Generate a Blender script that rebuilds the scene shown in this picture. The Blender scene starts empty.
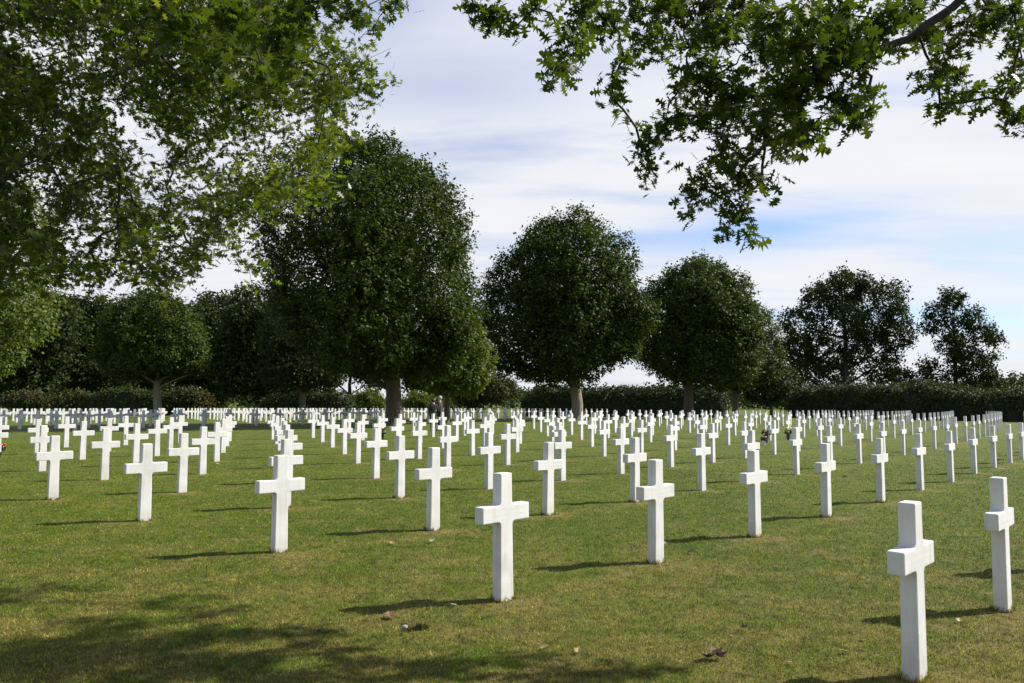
import bpy, bmesh, math, random
import numpy as np
from mathutils import Vector, Matrix

rng = np.random.default_rng(7)
random.seed(7)
S = bpy.context.scene
COL = S.collection
rad = math.radians

# ------------------------------------------------------------------ camera
F, H = 785.0, 1.588
PITCH = math.atan((400.11 - 341.5) / F)
ROLL = 0.00285
r_ = Vector((1, 0, 0)); f_ = Vector((0, math.cos(PITCH), math.sin(PITCH))); u_ = Vector((0, -math.sin(PITCH), math.cos(PITCH)))
r2 = r_ * math.cos(ROLL) + u_ * math.sin(ROLL)
u2 = u_ * math.cos(ROLL) - r_ * math.sin(ROLL)
cam = bpy.data.objects.new('camera', bpy.data.cameras.new('camera'))
COL.objects.link(cam)
M = Matrix((r2, u2, -f_)).transposed().to_4x4(); M.translation = (0, 0, H)
cam.matrix_world = M
cam.data.sensor_width = 36; cam.data.lens = F / 1024 * 36
cam.data.clip_start = 0.05; cam.data.clip_end = 20000
S.camera = cam

def pt(px, py, Y):
    """world point seen at pixel (px,py) lying in the plane y = Y"""
    d = r2 * (px - 512) + u2 * (341.5 - py) + f_ * F
    d = d * (Y / d.y)
    return np.array((d.x, d.y, d.z + H))

def proj(p):
    d = Vector((float(p[0]), float(p[1]), float(p[2]) - H))
    z = d.dot(f_)
    if z <= 0.01: return (-9999, -9999)
    return (512 + F * d.dot(r2) / z, 341.5 - F * d.dot(u2) / z)

def gz(x, y):
    d = np.hypot(x, y)
    a = np.clip(d - 30, 0, 60)
    return -0.0001 * a * a - 0.012 * np.clip(d - 90, 0, 110)

# ------------------------------------------------------------------ helpers
def tag(o, label=None, cat=None, group=None, kind=None):
    if label: o['label'] = label
    if cat: o['category'] = cat
    if group: o['group'] = group
    if kind: o['kind'] = kind
    return o

def link(name, me, mat=None, parent=None, loc=None):
    if mat is not None and not me.materials: me.materials.append(mat)
    o = bpy.data.objects.new(name, me); COL.objects.link(o)
    if parent is not None: o.parent = parent
    if loc is not None: o.location = loc
    return o

def empty(name, loc, rz=0.0):
    o = bpy.data.objects.new(name, None); COL.objects.link(o)
    o.location = [float(c) for c in loc]; o.rotation_euler = (0, 0, rz); o.empty_display_size = .3
    return o

def np_mesh(name, verts, faces, k, smooth=False):
    """verts (N,3), faces (M,k)"""
    me = bpy.data.meshes.new(name)
    verts = np.ascontiguousarray(verts, dtype=np.float32); faces = np.ascontiguousarray(faces, dtype=np.int32)
    me.vertices.add(len(verts)); me.vertices.foreach_set('co', verts.ravel())
    me.loops.add(faces.size); me.loops.foreach_set('vertex_index', faces.ravel())
    me.polygons.add(len(faces)); me.polygons.foreach_set('loop_start', np.arange(len(faces), dtype=np.int32) * k)
    if smooth: me.polygons.foreach_set('use_smooth', np.ones(len(faces), dtype=bool))
    me.update(calc_edges=True)
    return me

def bm_mesh(name, bm, smooth=False):
    bmesh.ops.recalc_face_normals(bm, faces=bm.faces)
    me = bpy.data.meshes.new(name); bm.to_mesh(me); bm.free()
    if smooth:
        for p in me.polygons: p.use_smooth = True
    return me

class Tubes:
    """many tapered tubes gathered in one mesh"""
    def __init__(s, n=7): s.v = []; s.f = []; s.n = n; s.c = 0
    def add(s, pts, rads, wob=0.0):
        pts = [np.asarray(p, float) for p in pts]; n = s.n
        rings = []
        up = np.array((0.31, 0.17, 0.93))
        for i, p in enumerate(pts):
            t = pts[min(i + 1, len(pts) - 1)] - pts[max(i - 1, 0)]
            t = t / (np.linalg.norm(t) + 1e-9)
            a = np.cross(t, up)
            if np.linalg.norm(a) < .05: a = np.cross(t, (1, 0, 0))
            a /= np.linalg.norm(a); b = np.cross(t, a)
            th = np.linspace(0, 2 * math.pi, n, endpoint=False)
            rr = rads[i] * (1 + wob * rng.uniform(-1, 1, n))
            rings.append(p + (np.cos(th) * rr)[:, None] * a + (np.sin(th) * rr)[:, None] * b)
        base = s.c
        for q in rings: s.v.append(q)
        s.c += n * len(rings)
        for i in range(len(rings) - 1):
            for j in range(n):
                a0 = base + i * n + j; a1 = base + i * n + (j + 1) % n
                s.f.append((a0, a1, a1 + n, a0 + n))
    def mesh(s, name): return np_mesh(name, np.concatenate(s.v), np.array(s.f), 4, True)

def frames(n_dirs, roll):
    """rotation matrices whose z axis is n_dirs and whose y axis is turned by roll"""
    z = n_dirs / np.linalg.norm(n_dirs, axis=1, keepdims=True)
    ref = np.where(np.abs(z[:, 2:3]) > .95, np.array([[1., 0, 0]]), np.array([[0, 0, 1.]]))
    x = np.cross(ref, z); x /= np.linalg.norm(x, axis=1, keepdims=True)
    y = np.cross(z, x)
    c, s_ = np.cos(roll)[:, None], np.sin(roll)[:, None]
    return np.stack([x * c + y * s_, -x * s_ + y * c, z], axis=2)     # columns

def leaves(tmpl, pos, Rm, sc):
    k = len(tmpl)
    v = np.einsum('nij,kj->nki', Rm, tmpl) * sc[:, None, None] + pos[:, None, :]
    f = np.arange(len(pos) * k).reshape(-1, k)
    return v.reshape(-1, 3), f, k

DIAMOND = np.array([(0, 0, 0), (.30, .42, .06), (0, 1, -.06), (-.30, .42, .06)])
# lobed pin-oak leaf outline (stalk at the origin, tip along +y)
_h = [(.025, .12), (.24, .00), (.10, .24), (.50, .20), (.10, .45), (.50, .62), (.09, .66), (.24, .90)]
OAK = np.array([(0, -.18, 0)] + [(x, y, -.10 * abs(x)) for x, y in _h] + [(0, 1.06, 0)] + [(-x, y, -.10 * abs(x)) for x, y in _h[::-1]])

# ------------------------------------------------------------------ materials
def new_mat(name):
    m = bpy.data.materials.new(name); m.use_nodes = True
    nt = m.node_tree; nt.nodes.clear()
    out = nt.nodes.new('ShaderNodeOutputMaterial')
    return m, nt, out

def N(nt, typ, **kw):
    n = nt.nodes.new(typ)
    for k, v in kw.items():
        if k in n.inputs: n.inputs[k].default_value = v
        else: setattr(n, k, v)
    return n

def ramp(nt, fac, stops):
    n = nt.nodes.new('ShaderNodeValToRGB')
    while len(n.color_ramp.elements) < len(stops): n.color_ramp.elements.new(.5)
    for e, (p, c) in zip(n.color_ramp.elements, stops):
        e.position = p; e.color = (*c, 1) if len(c) == 3 else c
    nt.links.new(fac, n.inputs[0])
    return n.outputs[0]

def mix(nt, a, b, fac, blend='MIX'):
    n = nt.nodes.new('ShaderNodeMix'); n.data_type = 'RGBA'; n.blend_type = blend
    for s, v in ((6, a), (7, b), (0, fac)):
        if hasattr(v, 'is_linked'): nt.links.new(v, n.inputs[s])
        else: n.inputs[s].default_value = v if s == 0 else (*v, 1)
    return n.outputs[2]

def noise(nt, coord, scale, detail=3, rough=.55):
    n = N(nt, 'ShaderNodeTexNoise'); n.inputs['Scale'].default_value = scale
    n.inputs['Detail'].default_value = detail; n.inputs['Roughness'].default_value = rough
    nt.links.new(coord, n.inputs['Vector'])
    return n.outputs['Fac']

def leaf_mat(name, cols, trans=.3, rough=.45, patch=.35, spec=.4):
    m, nt, out = new_mat(name)
    g = N(nt, 'ShaderNodeNewGeometry'); tc = N(nt, 'ShaderNodeTexCoord')
    nz = noise(nt, tc.outputs['Object'], patch, 3)
    mth = N(nt, 'ShaderNodeMath', operation='MULTIPLY_ADD'); nt.links.new(g.outputs['Random Per Island'], mth.inputs[0]); mth.inputs[1].default_value = .55
    mt2 = N(nt, 'ShaderNodeMath', operation='MULTIPLY'); nt.links.new(nz, mt2.inputs[0]); mt2.inputs[1].default_value = .5
    nt.links.new(mt2.outputs[0], mth.inputs[2])
    c = ramp(nt, mth.outputs[0], [(.15, cols[0]), (.5, cols[1]), (.8, cols[2]), (.97, cols[3])])
    p = N(nt, 'ShaderNodeBsdfPrincipled'); nt.links.new(c, p.inputs['Base Color']); p.inputs['Roughness'].default_value = rough
    p.inputs['Specular IOR Level'].default_value = spec
    t = N(nt, 'ShaderNodeBsdfTranslucent')
    ct = mix(nt, c, (1.25, 1.15, .35), 1.0, 'MULTIPLY'); nt.links.new(ct, t.inputs['Color'])
    ms = N(nt, 'ShaderNodeMixShader'); ms.inputs[0].default_value = trans
    nt.links.new(p.outputs[0], ms.inputs[1]); nt.links.new(t.outputs[0], ms.inputs[2]); nt.links.new(ms.outputs[0], out.inputs[0])
    return m

def plain(name, col, rough=.7, vary=.25, scale=8, metal=0, bump=0):
    m, nt, out = new_mat(name)
    tc = N(nt, 'ShaderNodeTexCoord'); nz = noise(nt, tc.outputs['Object'], scale, 5)
    lo = tuple(c * (1 - vary) for c in col); hi = tuple(min(1, c * (1 + vary)) for c in col)
    c = ramp(nt, nz, [(.3, lo), (.7, hi)])
    p = N(nt, 'ShaderNodeBsdfPrincipled'); nt.links.new(c, p.inputs['Base Color'])
    p.inputs['Roughness'].default_value = rough; p.inputs['Metallic'].default_value = metal
    if bump:
        b = N(nt, 'ShaderNodeBump'); b.inputs['Strength'].default_value = bump; nt.links.new(nz, b.inputs['Height']); nt.links.new(b.outputs[0], p.inputs['Normal'])
    nt.links.new(p.outputs[0], out.inputs[0])
    return m

def bark_mat(name, lo, hi):
    m, nt, out = new_mat(name)
    tc = N(nt, 'ShaderNodeTexCoord'); mp = N(nt, 'ShaderNodeMapping'); mp.inputs['Scale'].default_value = (7, 7, 1.6)
    nt.links.new(tc.outputs['Object'], mp.inputs[0])
    nz = noise(nt, mp.outputs[0], 2.2, 6, .65)
    c = ramp(nt, nz, [(.3, lo), (.7, hi)])
    p = N(nt, 'ShaderNodeBsdfPrincipled'); nt.links.new(c, p.inputs['Base Color']); p.inputs['Roughness'].default_value = .9
    b = N(nt, 'ShaderNodeBump'); b.inputs['Strength'].default_value = .6; b.inputs['Distance'].default_value = .05
    nt.links.new(nz, b.inputs['Height']); nt.links.new(b.outputs[0], p.inputs['Normal']); nt.links.new(p.outputs[0], out.inputs[0])
    return m

def marble_mat():
    m, nt, out = new_mat('white_marble')
    tc = N(nt, 'ShaderNodeTexCoord'); oi = N(nt, 'ShaderNodeObjectInfo')
    add = N(nt, 'ShaderNodeVectorMath', operation='ADD'); nt.links.new(tc.outputs['Object'], add.inputs[0])
    mul = N(nt, 'ShaderNodeVectorMath', operation='SCALE'); nt.links.new(oi.outputs['Location'], mul.inputs[0]); mul.inputs['Scale'].default_value = 1.37
    nt.links.new(mul.outputs[0], add.inputs[1])
    n1 = noise(nt, add.outputs[0], 3.0, 6, .6); n2 = noise(nt, add.outputs[0], 45, 4, .7)
    c = ramp(nt, n1, [(.3, (.54, .53, .50)), (.5, (.65, .64, .62)), (.72, (.70, .69, .67))])
    c = mix(nt, c, (.80, .79, .76), ramp(nt, n2, [(.55, (0, 0, 0)), (.8, (.6, .6, .6))]), 'MULTIPLY')
    # grey-green weathering rising from the soil
    sx = N(nt, 'ShaderNodeSeparateXYZ'); nt.links.new(tc.outputs['Object'], sx.inputs[0])
    hz = N(nt, 'ShaderNodeMath', operation='MULTIPLY_ADD'); nt.links.new(n1, hz.inputs[0]); hz.inputs[1].default_value = -.16; nt.links.new(sx.outputs['Z'], hz.inputs[2])
    st = ramp(nt, hz.outputs[0], [(0, (.30, .30, .30)), (.10, (0, 0, 0))])
    c = mix(nt, c, (.42, .42, .33), st)
    mpv = N(nt, 'ShaderNodeMapping'); mpv.inputs['Scale'].default_value = (26, 26, 1.6); nt.links.new(add.outputs[0], mpv.inputs[0])
    sv = noise(nt, mpv.outputs[0], 1.0, 4, .6)
    c = mix(nt, c, (.80, .80, .76), ramp(nt, sv, [(.5, (0, 0, 0)), (.75, (.75, .75, .75))]), 'MULTIPLY')
    # shallow lettering cut in the front of the arm: too fine to read at this distance
    def band(z0, z1, sc):
        mp = N(nt, 'ShaderNodeMapping'); mp.inputs['Scale'].default_value = (sc, 0, sc * .55)
        nt.links.new(add.outputs[0], mp.inputs[0])
        q = noise(nt, mp.outputs[0], 1.0, 2, .5)
        g1 = N(nt, 'ShaderNodeMath', operation='GREATER_THAN'); nt.links.new(q, g1.inputs[0]); g1.inputs[1].default_value = .53
        a = N(nt, 'ShaderNodeMath', operation='GREATER_THAN'); nt.links.new(sx.outputs['Z'], a.inputs[0]); a.inputs[1].default_value = z0
        b = N(nt, 'ShaderNodeMath', operation='LESS_THAN'); nt.links.new(sx.outputs['Z'], b.inputs[0]); b.inputs[1].default_value = z1
        xx = N(nt, 'ShaderNodeMath', operation='ABSOLUTE'); nt.links.new(sx.outputs['X'], xx.inputs[0])
        x1 = N(nt, 'ShaderNodeMath', operation='LESS_THAN'); nt.links.new(xx.outputs[0], x1.inputs[0]); x1.inputs[1].default_value = .22
        yy = N(nt, 'ShaderNodeMath', operation='LESS_THAN'); nt.links.new(sx.outputs['Y'], yy.inputs[0]); yy.inputs[1].default_value = -.04
        r = g1.outputs[0]
        for o in (a, b, x1, yy):
            t = N(nt, 'ShaderNodeMath', operation='MULTIPLY'); nt.links.new(r, t.inputs[0]); nt.links.new(o.outputs[0], t.inputs[1]); r = t.outputs[0]
        return r
    s1 = band(.702, .727, 120); s2 = band(.663, .682, 150); s3 = band(.632, .645, 150)
    t = N(nt, 'ShaderNodeMath', operation='ADD'); nt.links.new(s1, t.inputs[0]); nt.links.new(s2, t.inputs[1])
    t2 = N(nt, 'ShaderNodeMath', operation='ADD'); nt.links.new(t.outputs[0], t2.inputs[0]); nt.links.new(s3, t2.inputs[1])
    t3 = N(nt, 'ShaderNodeMath', operation='MULTIPLY'); nt.links.new(t2.outputs[0], t3.inputs[0]); t3.inputs[1].default_value = .42
    c = mix(nt, c, (.5, .49, .46), t3.outputs[0])
    p = N(nt, 'ShaderNodeBsdfPrincipled'); nt.links.new(c, p.inputs['Base Color']); p.inputs['Roughness'].default_value = .65
    p.inputs['Specular IOR Level'].default_value = .3
    b = N(nt, 'ShaderNodeBump'); b.inputs['Strength'].default_value = .12; b.inputs['Distance'].default_value = .01
    nt.links.new(n2, b.inputs['Height']); nt.links.new(b.outputs[0], p.inputs['Normal']); nt.links.new(p.outputs[0], out.inputs[0])
    return m

def grass_mat(name, blade):
    m, nt, out = new_mat(name)
    tc = N(nt, 'ShaderNodeTexCoord'); mp = N(nt, 'ShaderNodeMapping'); mp.inputs['Scale'].default_value = (1, 1, 0)
    nt.links.new(tc.outputs['Object'], mp.inputs[0]); v = mp.outputs[0]
    big = noise(nt, v, .22, 4, .6); mid = noise(nt, v, 1.7, 5, .65); fine = noise(nt, v, 13, 6, .75); vf = noise(nt, v, 95, 3, .7)
    green = ramp(nt, big, [(.3, (.078, .120, .010)), (.7, (.122, .158, .015))])
    dry = ramp(nt, fine, [(.3, (.160, .132, .034)), (.7, (.29, .24, .080))])
    at = N(nt, 'ShaderNodeAttribute', attribute_name='dry')
    a = N(nt, 'ShaderNodeMath', operation='MULTIPLY_ADD'); nt.links.new(mid, a.inputs[0]); a.inputs[1].default_value = 2.8; a.inputs[2].default_value = -1.25
    b = N(nt, 'ShaderNodeMath', operation='MULTIPLY_ADD'); nt.links.new(fine, b.inputs[0]); b.inputs[1].default_value = 2.2; nt.links.new(a.outputs[0], b.inputs[2])
    c2 = N(nt, 'ShaderNodeMath', operation='MULTIPLY_ADD'); nt.links.new(at.outputs['Fac'], c2.inputs[0]); c2.inputs[1].default_value = .95; nt.links.new(b.outputs[0], c2.inputs[2])
    c3 = N(nt, 'ShaderNodeMath', operation='ADD'); nt.links.new(c2.outputs[0], c3.inputs[0]); c3.inputs[1].default_value = -1.20
    cl = N(nt, 'ShaderNodeClamp'); nt.links.new(c3.outputs[0], cl.inputs[0]); cl.inputs['Max'].default_value = .85
    c = mix(nt, green, dry, cl.outputs[0])
    c = mix(nt, c, (.45, .45, .40), ramp(nt, vf, [(.35, (.8, .8, .8)), (.6, (0, 0, 0))]), 'MULTIPLY')
    fl = noise(nt, v, 5.5, 6, .8)
    c = mix(nt, c, (.42, .42, .40), ramp(nt, fl, [(.36, (.85, .85, .85)), (.52, (0, 0, 0))]), 'MULTIPLY')
    # bare soil in the little hole
    so = N(nt, 'ShaderNodeAttribute', attribute_name='soil')
    c = mix(nt, c, (.045, .030, .020), so.outputs['Fac'])
    p = N(nt, 'ShaderNodeBsdfPrincipled'); nt.links.new(c, p.inputs['Base Color']); p.inputs['Roughness'].default_value = .8
    p.inputs['Specular IOR Level'].default_value = .15
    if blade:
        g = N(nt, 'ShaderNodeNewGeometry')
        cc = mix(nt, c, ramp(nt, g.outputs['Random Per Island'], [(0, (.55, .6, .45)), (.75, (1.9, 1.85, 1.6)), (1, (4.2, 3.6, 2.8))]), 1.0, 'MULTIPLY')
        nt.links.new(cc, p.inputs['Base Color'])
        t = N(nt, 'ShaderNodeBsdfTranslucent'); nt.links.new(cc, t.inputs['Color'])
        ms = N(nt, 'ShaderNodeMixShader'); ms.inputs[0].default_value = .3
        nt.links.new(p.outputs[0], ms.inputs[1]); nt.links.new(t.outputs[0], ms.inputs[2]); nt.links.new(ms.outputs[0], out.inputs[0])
    else:
        bp = N(nt, 'ShaderNodeBump'); bp.inputs['Strength'].default_value = .7; bp.inputs['Distance'].default_value = .03
        hh = N(nt, 'ShaderNodeMath', operation='ADD'); nt.links.new(fine, hh.inputs[0]); nt.links.new(vf, hh.inputs[1])
        nt.links.new(hh.outputs[0], bp.inputs['Height']); nt.links.new(bp.outputs[0], p.inputs['Normal'])
        nt.links.new(p.outputs[0], out.inputs[0])
    return m

MARBLE = marble_mat()
LEAF_LINDEN = leaf_mat('dense_tree_leaf', [(.022, .038, .008), (.040, .064, .010), (.078, .114, .016), (.19, .23, .045)], .26, .55, .3, .14)
LEAF_PALE = leaf_mat('pale_tree_leaf', [(.070, .094, .022), (.10, .132, .030), (.135, .165, .042), (.18, .21, .065)], .38, .55, .35, .16)  # pale leaf tone, raised to carry a sunlit look in the colour
LEAF_BACK = leaf_mat('background_tree_leaf', [(.016, .027, .009), (.027, .042, .011), (.046, .066, .017), (.085, .105, .030)], .22, .6, .2, .10)
LEAF_OAK = leaf_mat('oak_leaf', [(.026, .046, .010), (.048, .084, .012), (.085, .130, .018), (.17, .20, .034)], .42, .45, .8, .22)
LEAF_PLANE = leaf_mat('broad_leaf', [(.030, .050, .010), (.072, .110, .014), (.17, .22, .030), (.32, .36, .08)], .46, .36, .5, .4)
LEAF_HEDGE = leaf_mat('hedge_leaf', [(.026, .040, .013), (.044, .064, .018), (.07, .094, .026), (.11, .13, .042)], .15, .65, .5, .12)
LEAF_BUSH = leaf_mat('brownish_bush_leaf', [(.040, .046, .016), (.058, .064, .020), (.085, .085, .03), (.13, .12, .05)], .2, .6, .5, .12)
BARK = bark_mat('grey_brown_bark', (.045, .036, .026), (.14, .115, .085))
BARK_PALE = bark_mat('pale_bark', (.12, .10, .075), (.30, .26, .20))
BARK_DARK = bark_mat('dark_bark', (.018, .015, .012), (.050, .041, .032))
CORE = plain('hedge_core_dark', (.014, .018, .009), .9, .4, 3)  # near-black for the core added inside each hedge

# ------------------------------------------------------------------ graves lattice (concentric arcs)
OX, OY = -171.839, 178.0
DT = 8.63718616e-03
RI = [245.730, 242.813, 239.878, 236.903, 233.688, 230.704]
TI = [-.783250, -.784933, -.786411, -.787594, -.788404, -.789773]
while len(RI) < 10:
    RI.append(RI[-1] - 3.02); TI.append(TI[-1] - .0012)
CH = 1.003
# stones whose feet could be read off the photograph: pixel of the foot of the front face
SURVEY = {(0,0):(915,680),(0,1):(1003,611),(1,0):(503,601),(1,1):(656,563),(1,2):(755,537),(1,3):(826.5,517),(1,4):(881,502.5),(1,5):(920.4,490),(1,6):(951,482),(1,7):(974.4,473.5),(1,8):(994,467.5),(1,9):(1010,463),
(2,0):(279,552.5),(2,1):(433,530.5),(2,2):(548,515),(2,3):(635,502),(2,4):(701.8,490.5),
(3,0):(144,521),(3,1):(285,508),(3,2):(399.6,498),(3,3):(488.8,489),(3,4):(561.8,480.5),(3,5):(621,473.8),(3,6):(671,467),(3,7):(712.6,462.5),
(4,0):(52.4,499.7),(4,1):(181.6,492.5),(4,3):(375.4,478.3),(5,1):(104,479.9),(5,2):(202,474.2)}
def ground(px, py):
    p = pt(px, py, 1.0); d = p - np.array((0, 0, H)); return np.array((0, 0, H)) + d * (-H / d[2])
CROSS_GROUP = 'white marble crosses in the long curved rows'

def cross_mesh(name, fine=True):
    """front outline with filleted inner corners and a tapering shaft, then thickness and softened edges"""
    wb, wt = .074, .063
    a0, a1, al = .621, .752, .262
    def w(z): return wb + (wt - wb) * z / CH
    r = .028
    right = [(w(0) + .001, -.06), (w(a0 - r), a0 - r)]
    nn = 4 if fine else 1
    for i in range(1, nn + 1):
        t = math.pi / 2 * i / nn
        right.append((w(a0) + r - r * math.cos(t), a0 - r + r * math.sin(t)))
    right += [(al, a0), (al, a1), (w(a1) + r, a1)]
    for i in range(1, nn + 1):
        t = math.pi / 2 * i / nn
        right.append((w(a1) + r - r * math.sin(t), a1 + r - r * math.cos(t)))
    right += [(w(CH), CH)]
    out = right + [(-x, z) for x, z in right[::-1]]
    bm = bmesh.new(); th = .048
    fr = [bm.verts.new((x, -th, z)) for x, z in out]; bk = [bm.verts.new((x, th, z)) for x, z in out]
    n = len(out)
    bm.faces.new(fr); bm.faces.new(bk[::-1])
    for i in range(n):
        j = (i + 1) % n
        bm.faces.new((fr[j], fr[i], bk[i], bk[j]))
    if fine:
        bm.normal_update()
        ed = [e for e in bm.edges if len(e.link_faces) == 2 and e.calc_face_angle() > .9]
        bmesh.ops.bevel(bm, geom=ed, offset=.008, segments=2, profile=.5, affect='EDGES')
    me = bm_mesh(name, bm); me.materials.append(MARBLE)
    return me

me_fine = cross_mesh('gravestone_cross'); me_low = cross_mesh('gravestone_cross_distant', False)
# the stone at a lattice point stands a few millimetres off and turns a little
spots = []
def add_spot(i, j, R, T, plot):
    th = T + DT * j
    if plot == 1 and i >= 1: th -= DT * .020 * max(0, j - 6) * (.5 if i < 3 else 1) * .5
    x = OX + R * math.cos(th); y = OY + R * math.sin(th)
    if plot == 1 and (i, j) in SURVEY:
        q = ground(*SURVEY[(i, j)]); k = (q[1] + .034) / q[1]; x, y = q[0] * k, q[1] * k
    else:
        x += random.uniform(-.025, .025); y += random.uniform(-.025, .025)
    if y < 2: return
    z = float(gz(x, y))
    px, py = proj((x, y, z)); qx, qy = proj((x, y, z + CH))
    if px < -45 or px > 1070 or qy > 700: return
    spots.append(dict(i=i, j=j, plot=plot, x=x, y=y, z=z, th=th, px=px, py=py, h=py - qy))
for i in range(10):
    for j in range(0, 46):
        th = TI[i] + DT * j
        y = OY + RI[i] * math.sin(th)
        if y < (72 if i < 7 else 60): add_spot(i, j, RI[i], TI[i], 1)
for k in range(11):
    R = 202.2 - 3.02 * k
    for j in range(-14, 60):
        T = -.786 - .0012 * 14
        x = OX + R * math.cos(T + DT * j); y = OY + R * math.sin(T + DT * j)
        if y < 92: add_spot(14 + k, j, R, T, 2)
spots.sort(key=lambda s: -s['h'])
ind, rest = spots[:300], spots[300:]
ORD = ['first', 'second', 'third', 'fourth', 'fifth', 'sixth', 'seventh', 'eighth', 'ninth', 'tenth', 'eleventh', 'twelfth',
       'thirteenth', 'fourteenth', 'fifteenth', 'sixteenth', 'seventeenth', 'eighteenth', 'nineteenth', 'twentieth']
rows = {}
for s in ind:
    if s['plot'] == 1 and 0 <= s['px'] <= 1024: rows.setdefault(s['i'], []).append(s)
for i, l in rows.items():
    l.sort(key=lambda s: s['j'])
    for n, s in enumerate(l): s['n'] = n
SPECIAL = {(0, 0): 'largest white marble cross, front right, grey left side towards the camera',
           (0, 1): 'tall white marble cross at the right edge, just behind the largest cross',
           (1, 0): 'tall white marble cross in the front centre, long shadow on its left',
           (2, 0): 'white marble cross alone at the left front, left end of the third row',
           (1, 1): 'white marble cross right of centre with two fallen leaves on its right',
           (3, 0): 'white marble cross at left in front of a cluster, left end of fourth row',
           (4, 0): 'white marble cross nearest the left edge, left end of the fifth row'}
for s in ind:
    o = bpy.data.objects.new('gravestone_cross', me_fine if s['y'] < 26 else me_low); COL.objects.link(o)
    o.location = (s['x'], s['y'], s['z'])
    # local -Y (the inscribed front) faces away from the centre of the arcs
    o.rotation_euler = (rad(random.uniform(-.5, .5)), rad(random.uniform(-.45, .45)), s['th'] + math.pi / 2 + rad(random.uniform(-1.1, 1.1)))
    if (s['i'], s['j']) in SPECIAL and s['plot'] == 1: lab = SPECIAL[(s['i'], s['j'])]
    elif 'n' in s and s['n'] < 14 and s['i'] < 10:
        lab = 'white marble cross, %s from the left in the %s slanting row from the front' % (ORD[s['n']], ORD[s['i']])
    elif s['plot'] == 1: lab = 'small white cross far along the rows in front of the tree aisle'
    else: lab = 'distant white cross in the crowded rows beyond the aisle of round trees'
    tag(o, lab, 'grave cross', CROSS_GROUP)
# every further stone, as one mass
if rest:
    vs = np.array([v.co[:] for v in me_low.vertices]); polys = [list(p.vertices) for p in me_low.polygons]
    V = []; Fc = []; b = 0
    for s in rest:
        a = s['th'] + math.pi / 2 + rad(random.uniform(-1, 1)); c, q = math.cos(a), math.sin(a)
        V.append(np.stack([vs[:, 0] * c - vs[:, 1] * q + s['x'], vs[:, 0] * q + vs[:, 1] * c + s['y'], vs[:, 2] + s['z']], 1))
        Fc += [[k + b for k in p] for p in polys]; b += len(vs)
    me = bpy.data.meshes.new('distant_crosses'); me.from_pydata(np.concatenate(V).tolist(), [], Fc); me.update()
    o = link('distant_crosses', me, MARBLE)
    tag(o, 'mass of tiny white crosses in the farthest rows along the tree line', 'grave crosses', CROSS_GROUP, 'stuff')
print('crosses', len(spots), 'individual', len(ind))

# ------------------------------------------------------------------ ground: one sheet to the horizon
HOLE = pt(411, 621, 5.63)[:2]
near = np.array([(s['x'], s['y']) for s in spots if s['y'] < 32])
def dryness(x, y):
    d = np.zeros_like(x)
    for cx, cy in near:
        dx = x - (cx + .10); dy = y - (cy - .16)
        d += np.exp(-(dx * dx / .10 + dy * dy / .045))
    rr = np.hypot(x - OX, y - OY)
    for R in RI:
        d += .34 * np.exp(-((rr - R - .13) / .13) ** 2) * np.clip(.5 + .5 * np.sin(x * 1.9 + 1.3 * np.sin(y * 1.1 + R)) + .3, 0, 1) * (y > 6.2 - x)
    return np.clip(d, 0, 1) * .9 + .60 * np.clip((10.5 - y) / 7, 0, 1) * np.clip(1 - (np.hypot(x, y) - 8) / 12, 0, 1)
def soil(x, y):
    r2_ = ((x - HOLE[0]) / (.105 * (1 + .2 * np.sin(x * 70)))) ** 2 + ((y - HOLE[1]) / .095) ** 2
    return np.clip((1.2 - r2_) * 2.0, 0, 1)
def axis(lo, hi, step, far_lo, far_hi, extra):
    a = list(np.arange(lo, hi + 1e-6, step)) + list(extra)
    g, v = step, hi
    while v < far_hi: g *= 1.16; v += g; a.append(v)
    g, v = step, lo
    while v > far_lo: g *= 1.16; v -= g; a.append(v)
    return np.unique(np.round(a, 4))
xs = axis(-10, 12, .14, -4000, 4000, np.arange(HOLE[0] - .2, HOLE[0] + .2, .014))
ys = axis(3, 18, .14, -1500, 6000, np.arange(HOLE[1] - .2, HOLE[1] + .2, .014))
GX, GY = np.meshgrid(xs, ys); gx, gy = GX.ravel(), GY.ravel()
so = soil(gx, gy)
gzv = gz(gx, gy) - so * .13
nx, ny = len(xs), len(ys)
ii = (np.arange(ny - 1)[:, None] * nx + np.arange(nx - 1)[None, :]).ravel()
me = np_mesh('lawn', np.stack([gx, gy, gzv], 1), np.stack([ii, ii + 1, ii + nx + 1, ii + nx], 1), 4, True)
for nm, arr in (('dry', dryness(gx, gy)), ('soil', so)):
    at = me.attributes.new(nm, 'FLOAT', 'POINT'); at.data.foreach_set('value', arr.astype(np.float32))
G1 = grass_mat('mown_lawn', False); G2 = grass_mat('grass_blades', True)
tag(link('lawn', me, G1), kind='structure')

# short blades near the camera, thinning with distance
nb = 560000
t = rng.random(nb)
Yb = 3.9 * (34 / 3.9) ** t
Xb = (rng.random(nb) * 2 - 1) * Yb * .70
sb = soil(Xb, Yb)
keep = sb < .04
Xb, Yb = Xb[keep], Yb[keep]; nb = len(Xb)
dr = dryness(Xb, Yb)
hgt = rng.uniform(.010, .028, nb) * np.clip((36 - Yb) / 18, .3, 1) * (1 - .35 * np.clip(dr, 0, 1)) * (1 + .3 * (rng.random(nb) > .97))
ang = rng.random(nb) * 2 * math.pi; wd = rng.uniform(.0016, .0030, nb) * (.75 + Yb / 12)
lean = rng.normal(0, .6, (nb, 2)) * hgt[:, None]
zb = gz(Xb, Yb)
p0 = np.stack([Xb - np.cos(ang) * wd, Yb - np.sin(ang) * wd, zb - .003], 1)
p1 = np.stack([Xb + np.cos(ang) * wd, Yb + np.sin(ang) * wd, zb - .003], 1)
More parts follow.
